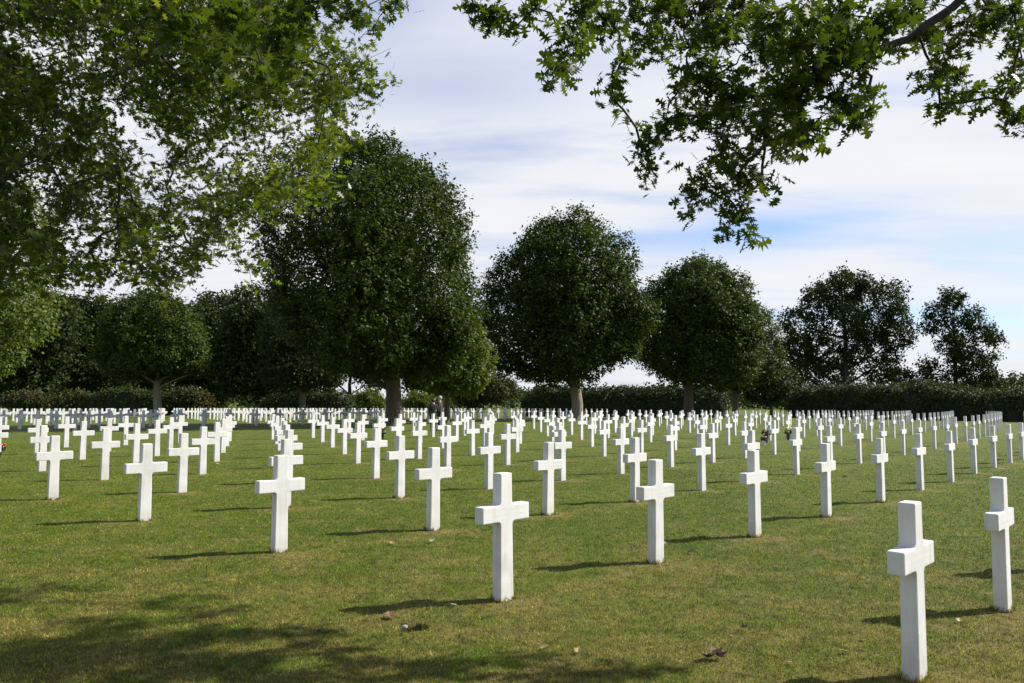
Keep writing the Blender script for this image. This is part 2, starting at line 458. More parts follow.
p2 = np.stack([Xb + lean[:, 0], Yb + lean[:, 1], zb + hgt], 1)
tv = []
for q in spots:
    if q['y'] > 13: break_ = 0; continue
    m_ = 230; t_ = rng.random(m_) * 2 * math.pi; a_ = q['th'] + math.pi / 2
    lx_, ly_ = np.sign(np.cos(t_)) * np.abs(np.cos(t_)) ** .4 * rng.uniform(.070, .10, m_), np.sign(np.sin(t_)) * np.abs(np.sin(t_)) ** .4 * rng.uniform(.045, .075, m_)
    X_ = q['x'] + lx_ * math.cos(a_) - ly_ * math.sin(a_); Y_ = q['y'] + lx_ * math.sin(a_) + ly_ * math.cos(a_); h_ = rng.uniform(.02, .062, m_); w_ = .0028
    c_ = np.cos(t_ * 7) * w_; s_ = np.sin(t_ * 7) * w_; z_ = np.zeros(m_) - .003
    tv.append(np.stack([np.stack([X_ - c_, Y_ - s_, z_], 1), np.stack([X_ + c_, Y_ + s_, z_], 1), np.stack([X_ + rng.normal(0, .4, m_) * h_, Y_ + rng.normal(0, .4, m_) * h_, h_], 1)], 1))
tv = np.concatenate(tv); p0 = np.concatenate([p0, tv[:, 0]]); p1 = np.concatenate([p1, tv[:, 1]]); p2 = np.concatenate([p2, tv[:, 2]])
dr = np.concatenate([dr, dryness(tv[:, 0, 0], tv[:, 0, 1]) * .6]); nb = len(p0)
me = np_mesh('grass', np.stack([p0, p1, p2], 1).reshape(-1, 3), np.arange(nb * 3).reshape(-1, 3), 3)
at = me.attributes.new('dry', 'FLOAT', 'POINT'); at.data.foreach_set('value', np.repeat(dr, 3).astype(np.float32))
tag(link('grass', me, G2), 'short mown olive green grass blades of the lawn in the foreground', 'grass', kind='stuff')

# ------------------------------------------------------------------ trees
def shoots(origins, dirs, length, per, leaf, spread=.5, lo=.7, hi=1.25):
    """leaves set along short shoots"""
    n = len(origins)
    tt = rng.random((n, per))
    pos = origins[:, None, :] + dirs[:, None, :] * (tt * length[:, None])[:, :, None] + rng.normal(0, leaf * .55, (n, per, 3))
    nd = dirs[:, None, :] * .55 + rng.normal(0, spread, (n, per, 3)) + np.array((0, 0, .25))
    pos = pos.reshape(-1, 3); nd = nd.reshape(-1, 3)
    R = frames(nd, rng.random(len(pos)) * 2 * math.pi)
    return leaves(DIAMOND, pos, R, leaf * rng.uniform(lo, hi, len(pos)))

def lump(d, seed, amp):
    """smooth bumpiness over directions"""
    r = np.random.default_rng(seed); o = np.zeros(len(d))
    for k in range(14):
        q = r.normal(size=3); q /= np.linalg.norm(q)
        f = r.uniform(2, 7)
        o += np.sin(d @ q * f + r.uniform(0, 6)) / f * 2.2
    return 1 + amp * o / 2.2

def formal_tree(name, x, y, cx, rx, zb, zt, tr, label, mat=LEAF_LINDEN, nsh=2600, per=14, leaf=.27, seed=1, bark=BARK, cone=.25, hole=None, group='round headed trees between the grave plots', ry=None, box=2.4, lobes=()):
    g = float(gz(x, y)); root = empty(name, (x, y, g))
    tag(root, label, 'tree', group)
    cx -= x; ry = ry or rx
    zc = zb + (zt - zb) * .44
    d = rng.normal(size=(nsh, 3)); d /= np.linalg.norm(d, axis=1, keepdims=True)
    lm = lump(d, seed, .11)
    hxy = np.hypot(d[:, 0], d[:, 1]); lm = lm * (hxy ** box + np.abs(d[:, 2]) ** box) ** (-1 / box)
    cr = np.random.default_rng(seed + 500); cd = cr.normal(size=(110, 3)); cd /= np.linalg.norm(cd, axis=1, keepdims=True); cf = cr.uniform(.91, 1.05, 110)
    dots = d @ cd.T; ci = dots.argmax(1); lm = lm * (cf[ci] - 1.9 * (1 - dots[np.arange(nsh), ci]))
    inner = rng.random(nsh) < .45
    fr = np.where(inner, rng.uniform(.2, .85, nsh), rng.uniform(.84, 1.0, nsh)) * lm
    up = d[:, 2] > 0
    sz = np.where(up, (zt - zc), (zc - zb))
    # shoulders: fuller low down, drawn in towards the top
    wz = np.where(up, 1 - cone * d[:, 2] ** 2, 1 - .05 * d[:, 2] ** 2)
    flat = np.where(up, d[:, 2], np.sign(d[:, 2]) * np.abs(d[:, 2]) ** .75)
    P = np.stack([cx + d[:, 0] * rx * fr * wz, d[:, 1] * ry * fr * wz, zc + flat * sz * fr], 1)
    if hole is not None:
        for (hx, hz, hr) in hole:
            k = np.hypot(P[:, 0] - hx, (P[:, 2] - hz) * 2.2) > hr; P = P[k]; d = d[k]
    for (px_, py_, r_px, Y_) in lobes:          # a bough that bulges out of the main crown
        c_ = pt(px_, py_, Y_) - np.array((x, y, g)); R_ = r_px / F * Y_; n_ = int(75 * R_ * R_ + 120)
        e_ = rng.normal(size=(n_, 3)); e_ /= np.linalg.norm(e_, axis=1, keepdims=True)
        P = np.concatenate([P, c_ + e_ * (R_ * rng.uniform(.45, 1, n_) * lump(e_, seed + 9, .15))[:, None]]); d = np.concatenate([d, e_])
    nd = d * np.array((.8, .8, .6)) + np.array((0, 0, .8)); nd += rng.normal(0, .25, nd.shape); nd /= np.linalg.norm(nd, axis=1, keepdims=True)
    v, f, k = shoots(P, nd, rng.uniform(.3, .9, len(P)) * (1 + .9 * (rng.random(len(P)) > .94) * (d[:, 2] > 0)), per, leaf)
    link('crown', np_mesh('crown', v, f, k), mat, root)
    T = Tubes(11)
    zs = [0, .15, .6, 1.5, zb * .6 + .6, zb + .6, zc - .5, zc + (zt - zc) * .5]
    rs = [1.55, 1.22, 1.06, 1.0, .92, .85, .5, .12]
    T.add([(cx * .9 * (z / zt) ** 1.5 + .05 * math.sin(z * 1.3), .04 * math.cos(z), z - .1) for z in zs], [tr * q for q in rs], .06)
    link('trunk', T.mesh('trunk'), bark, root)
    L = Tubes(6)
    for q in range(13):
        a = q * 2.4 + seed; zz = zb * .75 + .5 + q * (zc - zb) * .07
        ex, ey, ez = cx + math.cos(a) * rx * .82, math.sin(a) * ry * .82, zb + (zt - zb) * (.12 + .045 * q)
        L.add([(cx * .3, 0, zz), (cx * .5 + math.cos(a) * rx * .3, math.sin(a) * ry * .3, zz + (ez - zz) * .45), (ex, ey, ez)], [tr * .36, tr * .22, .03], .05)
    link('branches', L.mesh('branches'), bark, root)
    return root

def at(px, Y):
    """ground point under pixel column px at depth Y"""
    p = pt(px, 405, Y); return p[0], Y
def hgt_at(py, Y, px): return pt(px, py, Y)[2] - float(gz(pt(px, 400, Y)[0], Y))
def ftree(name, px, Y, left, right, top, bot, tr, label, **kw):
    x, y = at(px, Y); xl = pt(left, 300, Y)[0]; xr = pt(right, 300, Y)[0]
    return formal_tree(name, x, y, (xl + xr) / 2, (xr - xl) / 2, hgt_at(bot, Y, px), hgt_at(top, Y, px), tr, label, **kw)

ftree('round_tree', 394, 49.8, 262, 480, 132, 385, .52, 'largest dark round headed tree, left of centre, thick trunk among the crosses', nsh=10500, leaf=.225, seed=3,
      hole=[(-3.9, 8.9, 1.0)], box=2.7, cone=.16, lobes=[(450, 335, 24, 47.2), (440, 362, 20, 47.5)])
ftree('round_tree', 577, 68.8, 482, 640, 214, 384, .5, 'domed dark green tree in the centre with a pale leaning trunk', nsh=8200, leaf=.27, seed=8, bark=BARK_PALE, cone=.30, lobes=[(632, 318, 24, 66.5), (622, 345, 20, 66.5)])
ftree('round_tree', 688, 82, 638, 762, 258, 388, .5, 'third round headed tree to the right, behind the domed centre tree', nsh=6600, leaf=.30, seed=13, cone=.2, lobes=[(738, 335, 20, 79.5)])
ftree('round_tree', 735, 104, 698, 780, 298, 390, .45, 'round tree half hidden behind the right side of the third round tree', nsh=2600, leaf=.33, seed=21)
ftree('round_tree', -112, 30.7, -262, 36, 95, 388, .5, 'pale green round tree cut off by the left edge of the view', nsh=5600, leaf=.19, seed=4, mat=LEAF_PALE)
ftree('round_tree', 157, 88, 102, 212, 297, 386, .42, 'round tree with a bright slender trunk standing behind the left crosses', nsh=4600, leaf=.30, seed=31, bark=BARK_PALE)
ftree('small_tree', 446, 56, 420, 489, 306, 397, .2, 'small pale tree showing behind the right side of the largest round tree', nsh=1500, leaf=.28, seed=41, mat=LEAF_PALE)  # sunlit brightness of this crown is put into its pale leaf colour
ftree('small_tree', 771, 112, 744, 797, 363, 404, .2, 'little tree standing in front of the big open oak at right', nsh=800, leaf=.38, seed=47, mat=LEAF_HEDGE)
ftree('slim_tree', 302, 92, 262, 345, 296, 393, .38, 'dark tree with slender forked trunk, left of the largest round tree', nsh=1500, leaf=.38, seed=51, mat=LEAF_BACK, group='dark trees behind the graves')

def oak(name, px, Y, lobes, tr, label, mat=LEAF_BACK, leaf=.5, per=12, dens=1.0, seed=1, bark=BARK_DARK, group='dark trees behind the graves', cat='tree', lob=1.0):
    """open-crowned tree: lobes given as (px, py, radius px) around its trunk, each at its own depth"""
    x, y = at(px, Y); g = float(gz(x, y)); root = empty(name, (x, y, g)); tag(root, label, cat, group)
    r = np.random.default_rng(seed); Os = []; Ds = []; L = Tubes(6)
    lx = []
    for (a, b, c) in lobes:
        R = c / F * Y * lob; dep = r.uniform(-.5, .5) * R * 2.0
        p = pt(a, b, Y); ctr = np.array((p[0] - x, dep, p[2] - g)); lx.append((ctr, R))
        n = int(34 * dens * (R / leaf) ** 1.6 / 3) + 8
        d = r.normal(size=(n, 3)); d /= np.linalg.norm(d, axis=1, keepdims=True)
        fr = r.uniform(.35, 1.0, n) ** .6 * lump(d, seed + int(a), .22)
        Os.append(ctr + d * R * fr[:, None] * np.array((1, 1, .82))); Ds.append(d + np.array((0, 0, .35)) + r.normal(0, .3, d.shape))
    O = np.concatenate(Os); D = np.concatenate(Ds); D /= np.linalg.norm(D, axis=1, keepdims=True)
    v, f, k = shoots(O, D, rng.uniform(.5, 1.6, len(O)) * leaf * 2.2, per, leaf, .7)
    link('crown', np_mesh('crown', v, f, k), mat, root)
    top = max(c[2] for c, R in lx); T = Tubes(9)
    mx = np.mean([c[0] for c, R in lx])
    spine = [np.array((mx * (z / top) ** 1.3 * .6 + .15 * math.sin(z), .1 * math.cos(z * .7), z)) for z in np.linspace(-.2, top * .92, 9)]
    T.add(spine, [tr * (1.4 if i == 0 else (1 - i / 9.2)) for i in range(9)], .08)
    link('trunk', T.mesh('trunk'), bark, root)
    for c, R in lx:
        zz = max(.18 * top, min(c[2] - .25 * abs(c[0]) - R * .3, top * .8)); i = min(7, int(zz / top / .92 * 8)); s0 = spine[i]
        m_ = (s0 + c) / 2 + np.array((0, 0, -.04 * abs(c[0]))) + r.normal(0, .2, 3)
        L.add([s0, m_, c, c + (c - m_) * .35], [tr * .34, tr * .22, tr * .1, .02], .08)
    link('branches', L.mesh('branches'), bark, root)
    return root

def cloud_lobes(cx, cy, rx, ry, n, rmin, rmax, seed, bottom=None):
    r = np.random.default_rng(seed); o = []
    while len(o) < n:
        a, b = r.uniform(-1, 1, 2)
        if a * a + b * b > 1: continue
        o.append((cx + a * rx, cy + b * ry, r.uniform(rmin, rmax)))
    return o

oak('oak_tree', 846, 150, [(852, 292, 22), (826, 298, 18), (880, 300, 17), (806, 322, 20), (840, 322, 24), (872, 330, 20), (894, 338, 15), (898, 318, 12), (800, 350, 18), (826, 352, 20), (856, 350, 16),
    (812, 372, 18), (846, 372, 17), (876, 374, 14), (796, 372, 10), (898, 376, 10), (838, 282, 10), (864, 284, 9), (890, 356, 9), (784, 352, 8)], .75,
    'broad open oak at the right rising above the long hedge', seed=5, leaf=.52, dens=.84, lob=.96, bark=BARK_DARK)
oak('oak_tree', 956, 150, [(957, 300, 12), (940, 312, 11), (972, 318, 11), (932, 328, 8), (958, 328, 15), (982, 334, 10), (992, 340, 8), (945, 346, 13), (970, 350, 15), (990, 358, 8), (932, 366, 9), (955, 366, 14),
    (980, 370, 12), (930, 380, 11), (960, 382, 15), (988, 382, 11), (948, 296, 6), (908, 382, 10)], .5,
    'smaller oak of layered branches at far right behind the hedge', seed=9, leaf=.50, dens=.84, lob=.80)
for k, (px, Y, lb, lobes, tr) in enumerate([
    (28, 128, 'dark tree at the far left edge behind the rows of crosses', cloud_lobes(26, 352, 46, 44, 32, 12, 20, 61), .5),
    (72, 138, 'dark wide tree left of the round tree with the bright trunk', cloud_lobes(78, 350, 44, 44, 32, 12, 19, 62), .5),
    (112, 150, 'dark tree mostly hidden behind the round tree with bright trunk', cloud_lobes(126, 352, 40, 40, 24, 12, 18, 66), .5),
    (212, 132, 'dark tree just right of the round tree with bright trunk', cloud_lobes(208, 350, 36, 46, 28, 11, 18, 63), .45),
    (248, 122, 'tall dark tree left of the slender forked trunk', cloud_lobes(250, 346, 38, 46, 30, 11, 18, 64), .45),
    (350, 140, 'dark tree seen below the crown of the largest round tree', cloud_lobes(348, 352, 42, 32, 22, 10, 18, 65), .45),
    (432, 150, 'dark tree right behind the trunk of the largest round tree', cloud_lobes(430, 362, 40, 26, 20, 9, 16, 68), .4)]):
    oak('dark_tree', px, Y, lobes, tr, lb, seed=70 + k, leaf=.6, dens=1.15)
oak('bush', 483, 100, cloud_lobes(482, 392, 30, 9, 16, 7, 11, 81), .12, 'brownish rounded bush right of the two standing people', mat=LEAF_BUSH, seed=82, leaf=.34, dens=1.2, group='bushes behind the graves', cat='bush')
oak('bush', 428, 118, cloud_lobes(424, 403, 20, 4, 10, 4, 6, 83), .1, 'low green bush behind the two standing people', mat=LEAF_PALE, seed=84, leaf=.34, dens=1.2, group='bushes behind the graves', cat='bush')
oak('bush', 375, 118, cloud_lobes(372, 401, 16, 5, 8, 4, 7, 85), .1, 'low green bush left of the thick trunk of the largest tree', mat=LEAF_PALE, seed=86, leaf=.34, dens=1.2, group='bushes behind the graves', cat='bush')
oak('bush', 182, 112, cloud_lobes(188, 400, 22, 6, 12, 5, 8, 87), .1, 'olive bush right of the bright slender trunk at left', mat=LEAF_BUSH, seed=88, leaf=.34, dens=1.2, group='bushes behind the graves', cat='bush')
oak('bush', 45, 112, cloud_lobes(50, 402, 40, 5, 14, 5, 7, 89), .1, 'low olive bush under the dark trees at far left', mat=LEAF_BUSH, seed=90, leaf=.34, dens=1.2, group='bushes behind the graves', cat='bush')

def hedge(label, path, width, seed, leaf=.26, per=10):
    """path: list of (px, Y, top py); lumpy clipped body with leaves all over"""
    P = [(*at(px, Y), hgt_at(tp, Y, px)) for px, Y, tp in path]
    x0, y0, _ = P[0]; g = float(gz(x0, y0)); root = empty('hedge', (x0, y0, g)); tag(root, label, 'hedge', 'clipped hedges behind the graves')
    r = np.random.default_rng(seed)
    pts = []
    for a, b in zip(P[:-1], P[1:]):
        n = max(2, int(math.hypot(b[0] - a[0], b[1] - a[1]) / .7))
        for q in range(n):
            t = q / n; pts.append([a[c] + (b[c] - a[c]) * t for c in range(3)])
    pts.append(list(P[-1])); pts = np.array(pts); n = len(pts)
    pts[:, 2] *= 1 + .075 * np.convolve(r.normal(size=n + 8), np.ones(9) / 3, 'valid')[:n]
    e = np.minimum(np.arange(n), np.arange(n)[::-1]) * .7
    pts[:, 2] *= np.sqrt(np.clip(1 - (1 - np.clip(e / 2.2, 0, 1)) ** 2 * .75, .2, 1))
    tan = np.gradient(pts[:, :2], axis=0); tan /= np.linalg.norm(tan, axis=1, keepdims=True) + 1e-9
    nor = np.stack([tan[:, 1], -tan[:, 0]], 1)
    base = np.array((x0, y0)); prof = np.linspace(0, math.pi, 11)
    def ring(i, s):
        w = width / 2 * s * (1 if 0 < i < n - 1 else .5)
        return [(*(pts[i, :2] + nor[i] * w * np.sign(math.cos(a)) * abs(math.cos(a)) ** .5 - base), pts[i, 2] * s * abs(math.sin(a)) ** .55 + float(gz(pts[i, 0], pts[i, 1])) - g) for a in prof]
    V = np.array([ring(i, .90) for i in range(n)]); m = len(prof)
    fc = [(i * m + j, i * m + j + 1, (i + 1) * m + j + 1, (i + 1) * m + j) for i in range(n - 1) for j in range(m - 1)]
    link('light_stop_core', np_mesh('light_stop_core', V.reshape(-1, 3), np.array(fc), 4), CORE, root)  # solid dark core added under the leaves to stop light
    # shoots over the body
    ns = int(n * 46); i = r.integers(0, n - 1, ns); t = r.random(ns)[:, None]; a = r.uniform(0, math.pi, ns)
    c = pts[i] * (1 - t) + pts[i + 1] * t; nn = nor[i]; ca = np.sign(np.cos(a)) * np.abs(np.cos(a)) ** .5; sa = np.abs(np.sin(a)) ** .55
    s = r.uniform(.86, 1.0, ns)
    O = np.stack([c[:, 0] + nn[:, 0] * ca * width / 2 * s - x0, c[:, 1] + nn[:, 1] * ca * width / 2 * s - y0, c[:, 2] * sa * s + gz(c[:, 0], c[:, 1]) - g], 1)
    D = np.stack([nn[:, 0] * ca, nn[:, 1] * ca, sa + .2], 1) + r.normal(0, .3, (ns, 3)); D /= np.linalg.norm(D, axis=1, keepdims=True)
    v, f, k = shoots(O, D, r.uniform(.15, .5, ns), per, leaf, .6)
    link('foliage', np_mesh('foliage', v, f, k), LEAF_HEDGE, root)
hedge('long dark wavy hedge at the right below the two oaks', [(792, 104, 390), (840, 98, 385), (900, 90, 383), (960, 82, 387), (1010, 77, 391), (1080, 71, 391)], 4.0, 1)
hedge('dark hedge in the centre behind the domed tree, rounded left end', [(522, 100, 391), (545, 100, 387), (600, 98, 388), (660, 97, 388), (724, 97, 388)], 4.0, 2)
hedge('short dark hedge behind the slender forked trunk', [(262, 108, 394), (300, 108, 390), (354, 108, 394)], 3.5, 3)
hedge('dark rounded hedge behind the bright slender trunk at left', [(84, 112, 394), (120, 112, 389), (176, 112, 393)], 3.5, 4)

# distant wooded rise and far tree line
hx, hy, hz = [], [], []
hill_x = np.linspace(-900, 900, 73); hill_y = np.linspace(330, 760, 20)
HX, HY = np.meshgrid(hill_x, hill_y)
HZ = gz(HX, HY) - .6 + 17 * np.exp(-((HX - 330) / 130) ** 2 - ((HY - 520) / 120) ** 2) 
m, n = HX.shape[1], HX.shape[0]; ii = (np.arange(n - 1)[:, None] * m + np.arange(m - 1)[None, :]).ravel()
tag(link('hills', np_mesh('hills', np.stack([HX.ravel(), HY.ravel(), HZ.ravel()], 1), np.stack([ii, ii + 1, ii + m + 1, ii + m], 1), 4, True), G1), kind='structure')
nw = 14000; wx = rng.uniform(-620, 640, nw); wy = rng.normal(318, 22, nw) + 60 * np.clip((wx - 120) / 200, 0, 1)
hh = 5.0 + 2.0 * np.sin(wx * .031) + 1.6 * np.sin(wx * .083 + 2) + 15 * np.exp(-((wx - 320) / 110) ** 2)
O = np.stack([wx, wy, gz(wx, wy) + hh * rng.random(nw) ** .6], 1); D = rng.normal(0, .5, (nw, 3)) + np.array((0, -.2, .7)); D /= np.linalg.norm(D, axis=1, keepdims=True)
v, f, k = shoots(O, D, rng.uniform(1, 2.5, nw), 8, 1.5, .7)
tag(link('far_woods', np_mesh('far_woods', v, f, k), LEAF_BACK), 'low far off belt of dark woods along the horizon', 'woods', kind='stuff')

# ------------------------------------------------------------------ sun direction (needed for the canopy's shade)
SUN_V = np.array((1.2, .33, 1.02)); SUN_V /= np.linalg.norm(SUN_V)
EL = math.asin(SUN_V[2]); AZ = math.atan2(SUN_V[0], SUN_V[1])

# ------------------------------------------------------------------ two big near trees with hanging lobed leaves
def leafy_tree(name, label, base, trunk_pts, trunk_r, limb_pts, clusters, mat, size, group, seed, droop=.35, bark=BARK, dens=1.0, twig_cap=.009):
    """clusters: (x,y,z,R,n). A branch tree links every cluster to the limbs."""
    root = empty(name, base); tag(root, label, 'tree', group); b = np.array(base)
    r = np.random.default_rng(seed)
    T = Tubes(12); T.add([np.array(p) - b for p in trunk_pts], trunk_r, .05); link('trunk', T.mesh('trunk'), bark, root)
    nodes = []; par = []; radm = []
    for li in limb_pts:
        for q, p in enumerate(li):
            nodes.append(np.array(p, float)); par.append(-1 if q == 0 else len(nodes) - 2)
    nl = len(nodes); C = [np.array(c[:3]) for c in clusters]
    todo = set(range(len(C))); NA = np.array(nodes); best = {}
    for c in todo:
        dd = np.linalg.norm(NA - C[c], axis=1); j = int(dd.argmin()); best[c] = (dd[j], j)
    cid = {}
    while todo:
        c = min(todo, key=lambda q: best[q][0]); todo.remove(c)
        nodes.append(C[c]); par.append(best[c][1]); me_i = len(nodes) - 1; cid[c] = me_i
        for q in todo:
            d = np.linalg.norm(C[q] - C[c]) * 1.08
            if d < best[q][0]: best[q] = (d, me_i)
    cnt = np.ones(len(nodes))
    for q in range(len(nodes) - 1, -1, -1):
        if par[q] >= 0: cnt[par[q]] += cnt[q]
    L = Tubes(7)
    for q in range(len(nodes)):
        if par[q] < 0: continue
        a, e = nodes[par[q]], nodes[q]; ln = np.linalg.norm(e - a)
        rb = min(twig_cap, .0026 * cnt[q] ** .5 + .001); ra = rb * 1.1 + .0005
        if q < nl: ra = rb = None
        mid1 = a + (e - a) * .35 + r.normal(0, .05, 3) * ln + np.array((0, 0, .06)) * ln
        mid2 = a + (e - a) * .7 + r.normal(0, .05, 3) * ln + np.array((0, 0, .05)) * ln
        if ra is None:
            ra = .0024 * cnt[par[q]] ** .5 + .005; rb = .0024 * cnt[q] ** .5 + .005
            mid1 = a + (e - a) * .35 + r.normal(0, .02, 3) * ln; mid2 = a + (e - a) * .7 + r.normal(0, .02, 3) * ln
        L.add([a - b, mid1 - b, mid2 - b, e - b], [ra, ra * .65 + rb * .35, ra * .3 + rb * .7, rb], .05)
    PS = []; ND = []; RO = []
    for c, (x, y, z, R, n) in enumerate(clusters):
        ctr = np.array((x, y, z)); p_ = nodes[par[cid[c]]]; dirn = ctr - p_; dirn[2] -= droop * np.linalg.norm(dirn); dirn /= np.linalg.norm(dirn) + 1e-6
        n = max(3, int(n * dens)); ntw = max(2, n // 6)
        for tw in range(ntw):
            td = dirn * .8 + r.normal(0, .75, 3) + np.array((0, 0, -droop)); td /= np.linalg.norm(td)
            st = ctr + r.normal(0, .22, 3) * R; en = st + td * R * r.uniform(.7, 1.25)
            L.add([ctr - b, (ctr * .4 + st * .4 + en * .2) - b, en - b], [.0035, .0026, .0014])
            m_ = n // ntw
            tt = r.uniform(.15, 1.05, m_)[:, None]
            PS.append(st + (en - st) * tt + r.normal(0, size * .45, (m_, 3)))
            ND.append(r.normal(0, .55, (m_, 3)) + np.array((0, 0, .55)) + td * -.25); RO.append(r.uniform(0, 2 * math.pi, m_))
    for q in range(nl, len(nodes)):
        a, e = nodes[par[q]], nodes[q]; ln = np.linalg.norm(e - a); m_ = int(ln / size * 4.0)
        if m_ < 1 or ln > 1.6: continue
        PS.append(a + (e - a) * r.random((m_, 1)) + r.normal(0, size * .6, (m_, 3))); ND.append(r.normal(0, .55, (m_, 3)) + np.array((0, 0, .55))); RO.append(r.uniform(0, 6.28, m_))
    P = np.concatenate(PS) - b; Nn = np.concatenate(ND); Ro = np.concatenate(RO)
    v, f, k = leaves(OAK, P, frames(Nn, Ro), size * r.uniform(.6, 1.15, len(P)))
    link('crown', np_mesh('crown', v, f, k), mat, root)
    link('branches', L.mesh('branches'), bark, root)
    print(name, 'leaves', len(P))
    return root

NEARX = [(q['x'], q['y']) for q in spots if q['y'] < 14]
def shades_stone(p, R=.45):
    for (x, y) in NEARX:
        for zc_ in (.1, .5, .95):
            w_ = np.array((x, y, zc_)); v_ = np.asarray(p[:3]) - w_; t_ = v_ @ SUN_V
            if t_ > 0 and np.linalg.norm(v_ - t_ * SUN_V) < R: return True
    return False
def hidden(p, m=25):
    q = proj(p); return q[0] < -m or q[0] > 1024 + m or q[1] < -m or q[1] > 683 + m or p[1] < .3

# --- the oak over the camera: blobs of its hanging edge (px, py, radius px)
B = [(240, 18, 26), (278, 34, 22), (300, 8, 24), (222, 62, 16), (186, 24, 22), (262, 66, 14), (292, 58, 12), (330, 4, 14), (350, 12, 16), (375, 26, 13), (392, 4, 12), (312, 2, 10), (478, 4, 14), (500, 14, 17), (514, 28, 9), (536, 8, 11), (590, 6, 17), (572, 44, 13), (560, 62, 10), (552, 74, 8), (578, 24, 12),
     (612, 24, 22), (640, 10, 20), (624, 58, 14), (612, 84, 9), (612, 98, 7), (655, 34, 22), (680, 14, 26), (690, 48, 26), (714, 76, 26), (684, 84, 16), (672, 118, 14), (664, 130, 9), (652, 142, 8), (656, 140, 9), (642, 150, 9), (646, 178, 9), (650, 166, 7),
     (700, 116, 20), (724, 116, 26), (744, 96, 24), (720, 150, 18), (706, 176, 12), (692, 196, 9), (688, 212, 8), (722, 190, 15), (738, 214, 13), (756, 236, 8), (746, 164, 17), (762, 182, 9), (738, 178, 14), (764, 138, 18), (726, 232, 7),
     (770, 112, 24), (790, 84, 28), (760, 50, 28), (728, 30, 28), (800, 40, 28), (780, 14, 28), (820, 66, 26), (836, 96, 18), (852, 110, 14), (820, 118, 13), (800, 130, 13), (786, 148, 9), (870, 112, 9), (868, 92, 9), (846, 44, 28), (840, 14, 28), (880, 20, 26),
     (862, 60, 16), (890, 44, 12), (912, 10, 22), (930, 30, 20), (944, 56, 16), (936, 80, 15), (958, 76, 16), (950, 100, 11), (968, 92, 10), (940, 104, 7), (960, 24, 20), (990, 10, 20), (984, 30, 13), (1014, 12, 20), (1020, 44, 14), (1022, 66, 12), (1016, 82, 8),
     (994, 92, 8), (1004, 100, 5), (1012, 122, 9), (1022, 118, 6), (740, 6, 26), (700, 4, 26), (660, 0, 22)]
cl = []
r0 = np.random.default_rng(5)
for (a, b, c) in B:
    Y = 5.55 + .75 * math.sin(a * .021) + r0.uniform(-.35, .35)
    p = pt(a, b, Y)
    for dY in (0, .3, -.3, .6, -.6, .9, 1.2):
        if not shades_stone(pt(a, b, Y + dY), c / F * Y + .15): Y += dY; break
    p = pt(a, b, Y); R = c / F * Y
    cl.append((*p, R * 1.05, max(6, int(.085 * c * c)) if c > 9 else 7))
print('SH', [tuple(int(v) for v in proj((np.array(c[:3]) - SUN_V / SUN_V[2] * c[2]))) for c in cl])
# the rest of the crown, out of view: clusters placed to dapple the lawn
shade = [(8, 598, 16, 3), (44, 590, 18, 3), (230, 620, 20, 2), (100, 632, 22, 2), (30, 652, 25, 3), (80, 648, 25, 3), (130, 640, 22, 3), (170, 650, 30, 3), (215, 632, 22, 3), (255, 630, 18, 2), (300, 630, 14, 1), (160, 607, 14, 1), (40, 675, 40, 3), (130, 678, 40, 3),
         (410, 668, 12, 1), (450, 672, 16, 1), (500, 664, 16, 1), (520, 678, 30, 1), (575, 675, 25, 1), (640, 680, 30, 2), (700, 682, 25, 1), (840, 680, 30, 1)]
for (a, b, rr, n) in shade:
    for q in range(n):
        for tr_ in range(30):
            g = ground(a + r0.uniform(-rr, rr), min(720, b + r0.uniform(-rr, rr) * .35)); h = r0.uniform(3.2, 4.6 if tr_ < 15 else 6.8)
            p = g + SUN_V / SUN_V[2] * h
            if hidden(p) and not shades_stone(p, .6): cl.append((*p, .24, 22)); break
for q in range(330):  # unseen crown fill, left out where its shadow would land in view
    d = r0.normal(size=3); d /= np.linalg.norm(d); fr = r0.uniform(.5, 1) ** .5
    p = np.array((3.6, -1.6, 7.2)) + d * np.array((6.0, 6.2, 4.2)) * fr
    if p[2] < 3.2 or not hidden(p, 60): continue
    g = p - SUN_V / SUN_V[2] * p[2]; gp = proj((g[0], g[1], 0))
    if -60 < gp[0] < 1084 and gp[1] < 690 and g[1] > 0: continue
    cl.append((*p, .6, 24))
oak_limbs = [[(3.6, -1.6, 3.2), (3.9, 1.2, 4.6), (3.7, 3.6, 4.9), pt(985, -22, 5.4), pt(952, 8, 5.5), pt(918, 33, 5.5), pt(888, 46, 5.5), pt(850, 66, 5.5)],
             [(3.6, -1.6, 3.4), (2.6, 1.0, 4.9), (1.6, 3.4, 5.0), (1.25, 4.9, 5.0)],
             [(3.6, -1.6, 3.6), (1.6, .2, 5.2), (-.2, 3.2, 5.2), (-.6, 5.3, 4.8)],
             [(3.6, -1.6, 3.0), (5.6, 1.0, 5.2), (6.4, 4.0, 5.6)], [(3.6, -1.6, 4.0), (1.0, -3.5, 7.5)], [(3.6, -1.6, 4.4), (5.8, -4.0, 8.0)], [(3.6, -1.6, 4.0), (3.7, -1.0, 8.0), (3.5, -.6, 10.5)]]
leafy_tree('overhanging_oak', 'near oak whose dark lobed leaves hang down along the top right', (3.6, -1.6, 0),
           [(3.6, -1.6, -.1), (3.62, -1.6, .25), (3.58, -1.62, 1.5), (3.6, -1.6, 3.0), (3.62, -1.55, 5)], [.42, .30, .26, .25, .16], oak_limbs, cl, LEAF_OAK, .092, 'near trees framing the view', 3, .45, BARK_DARK, 2.2)

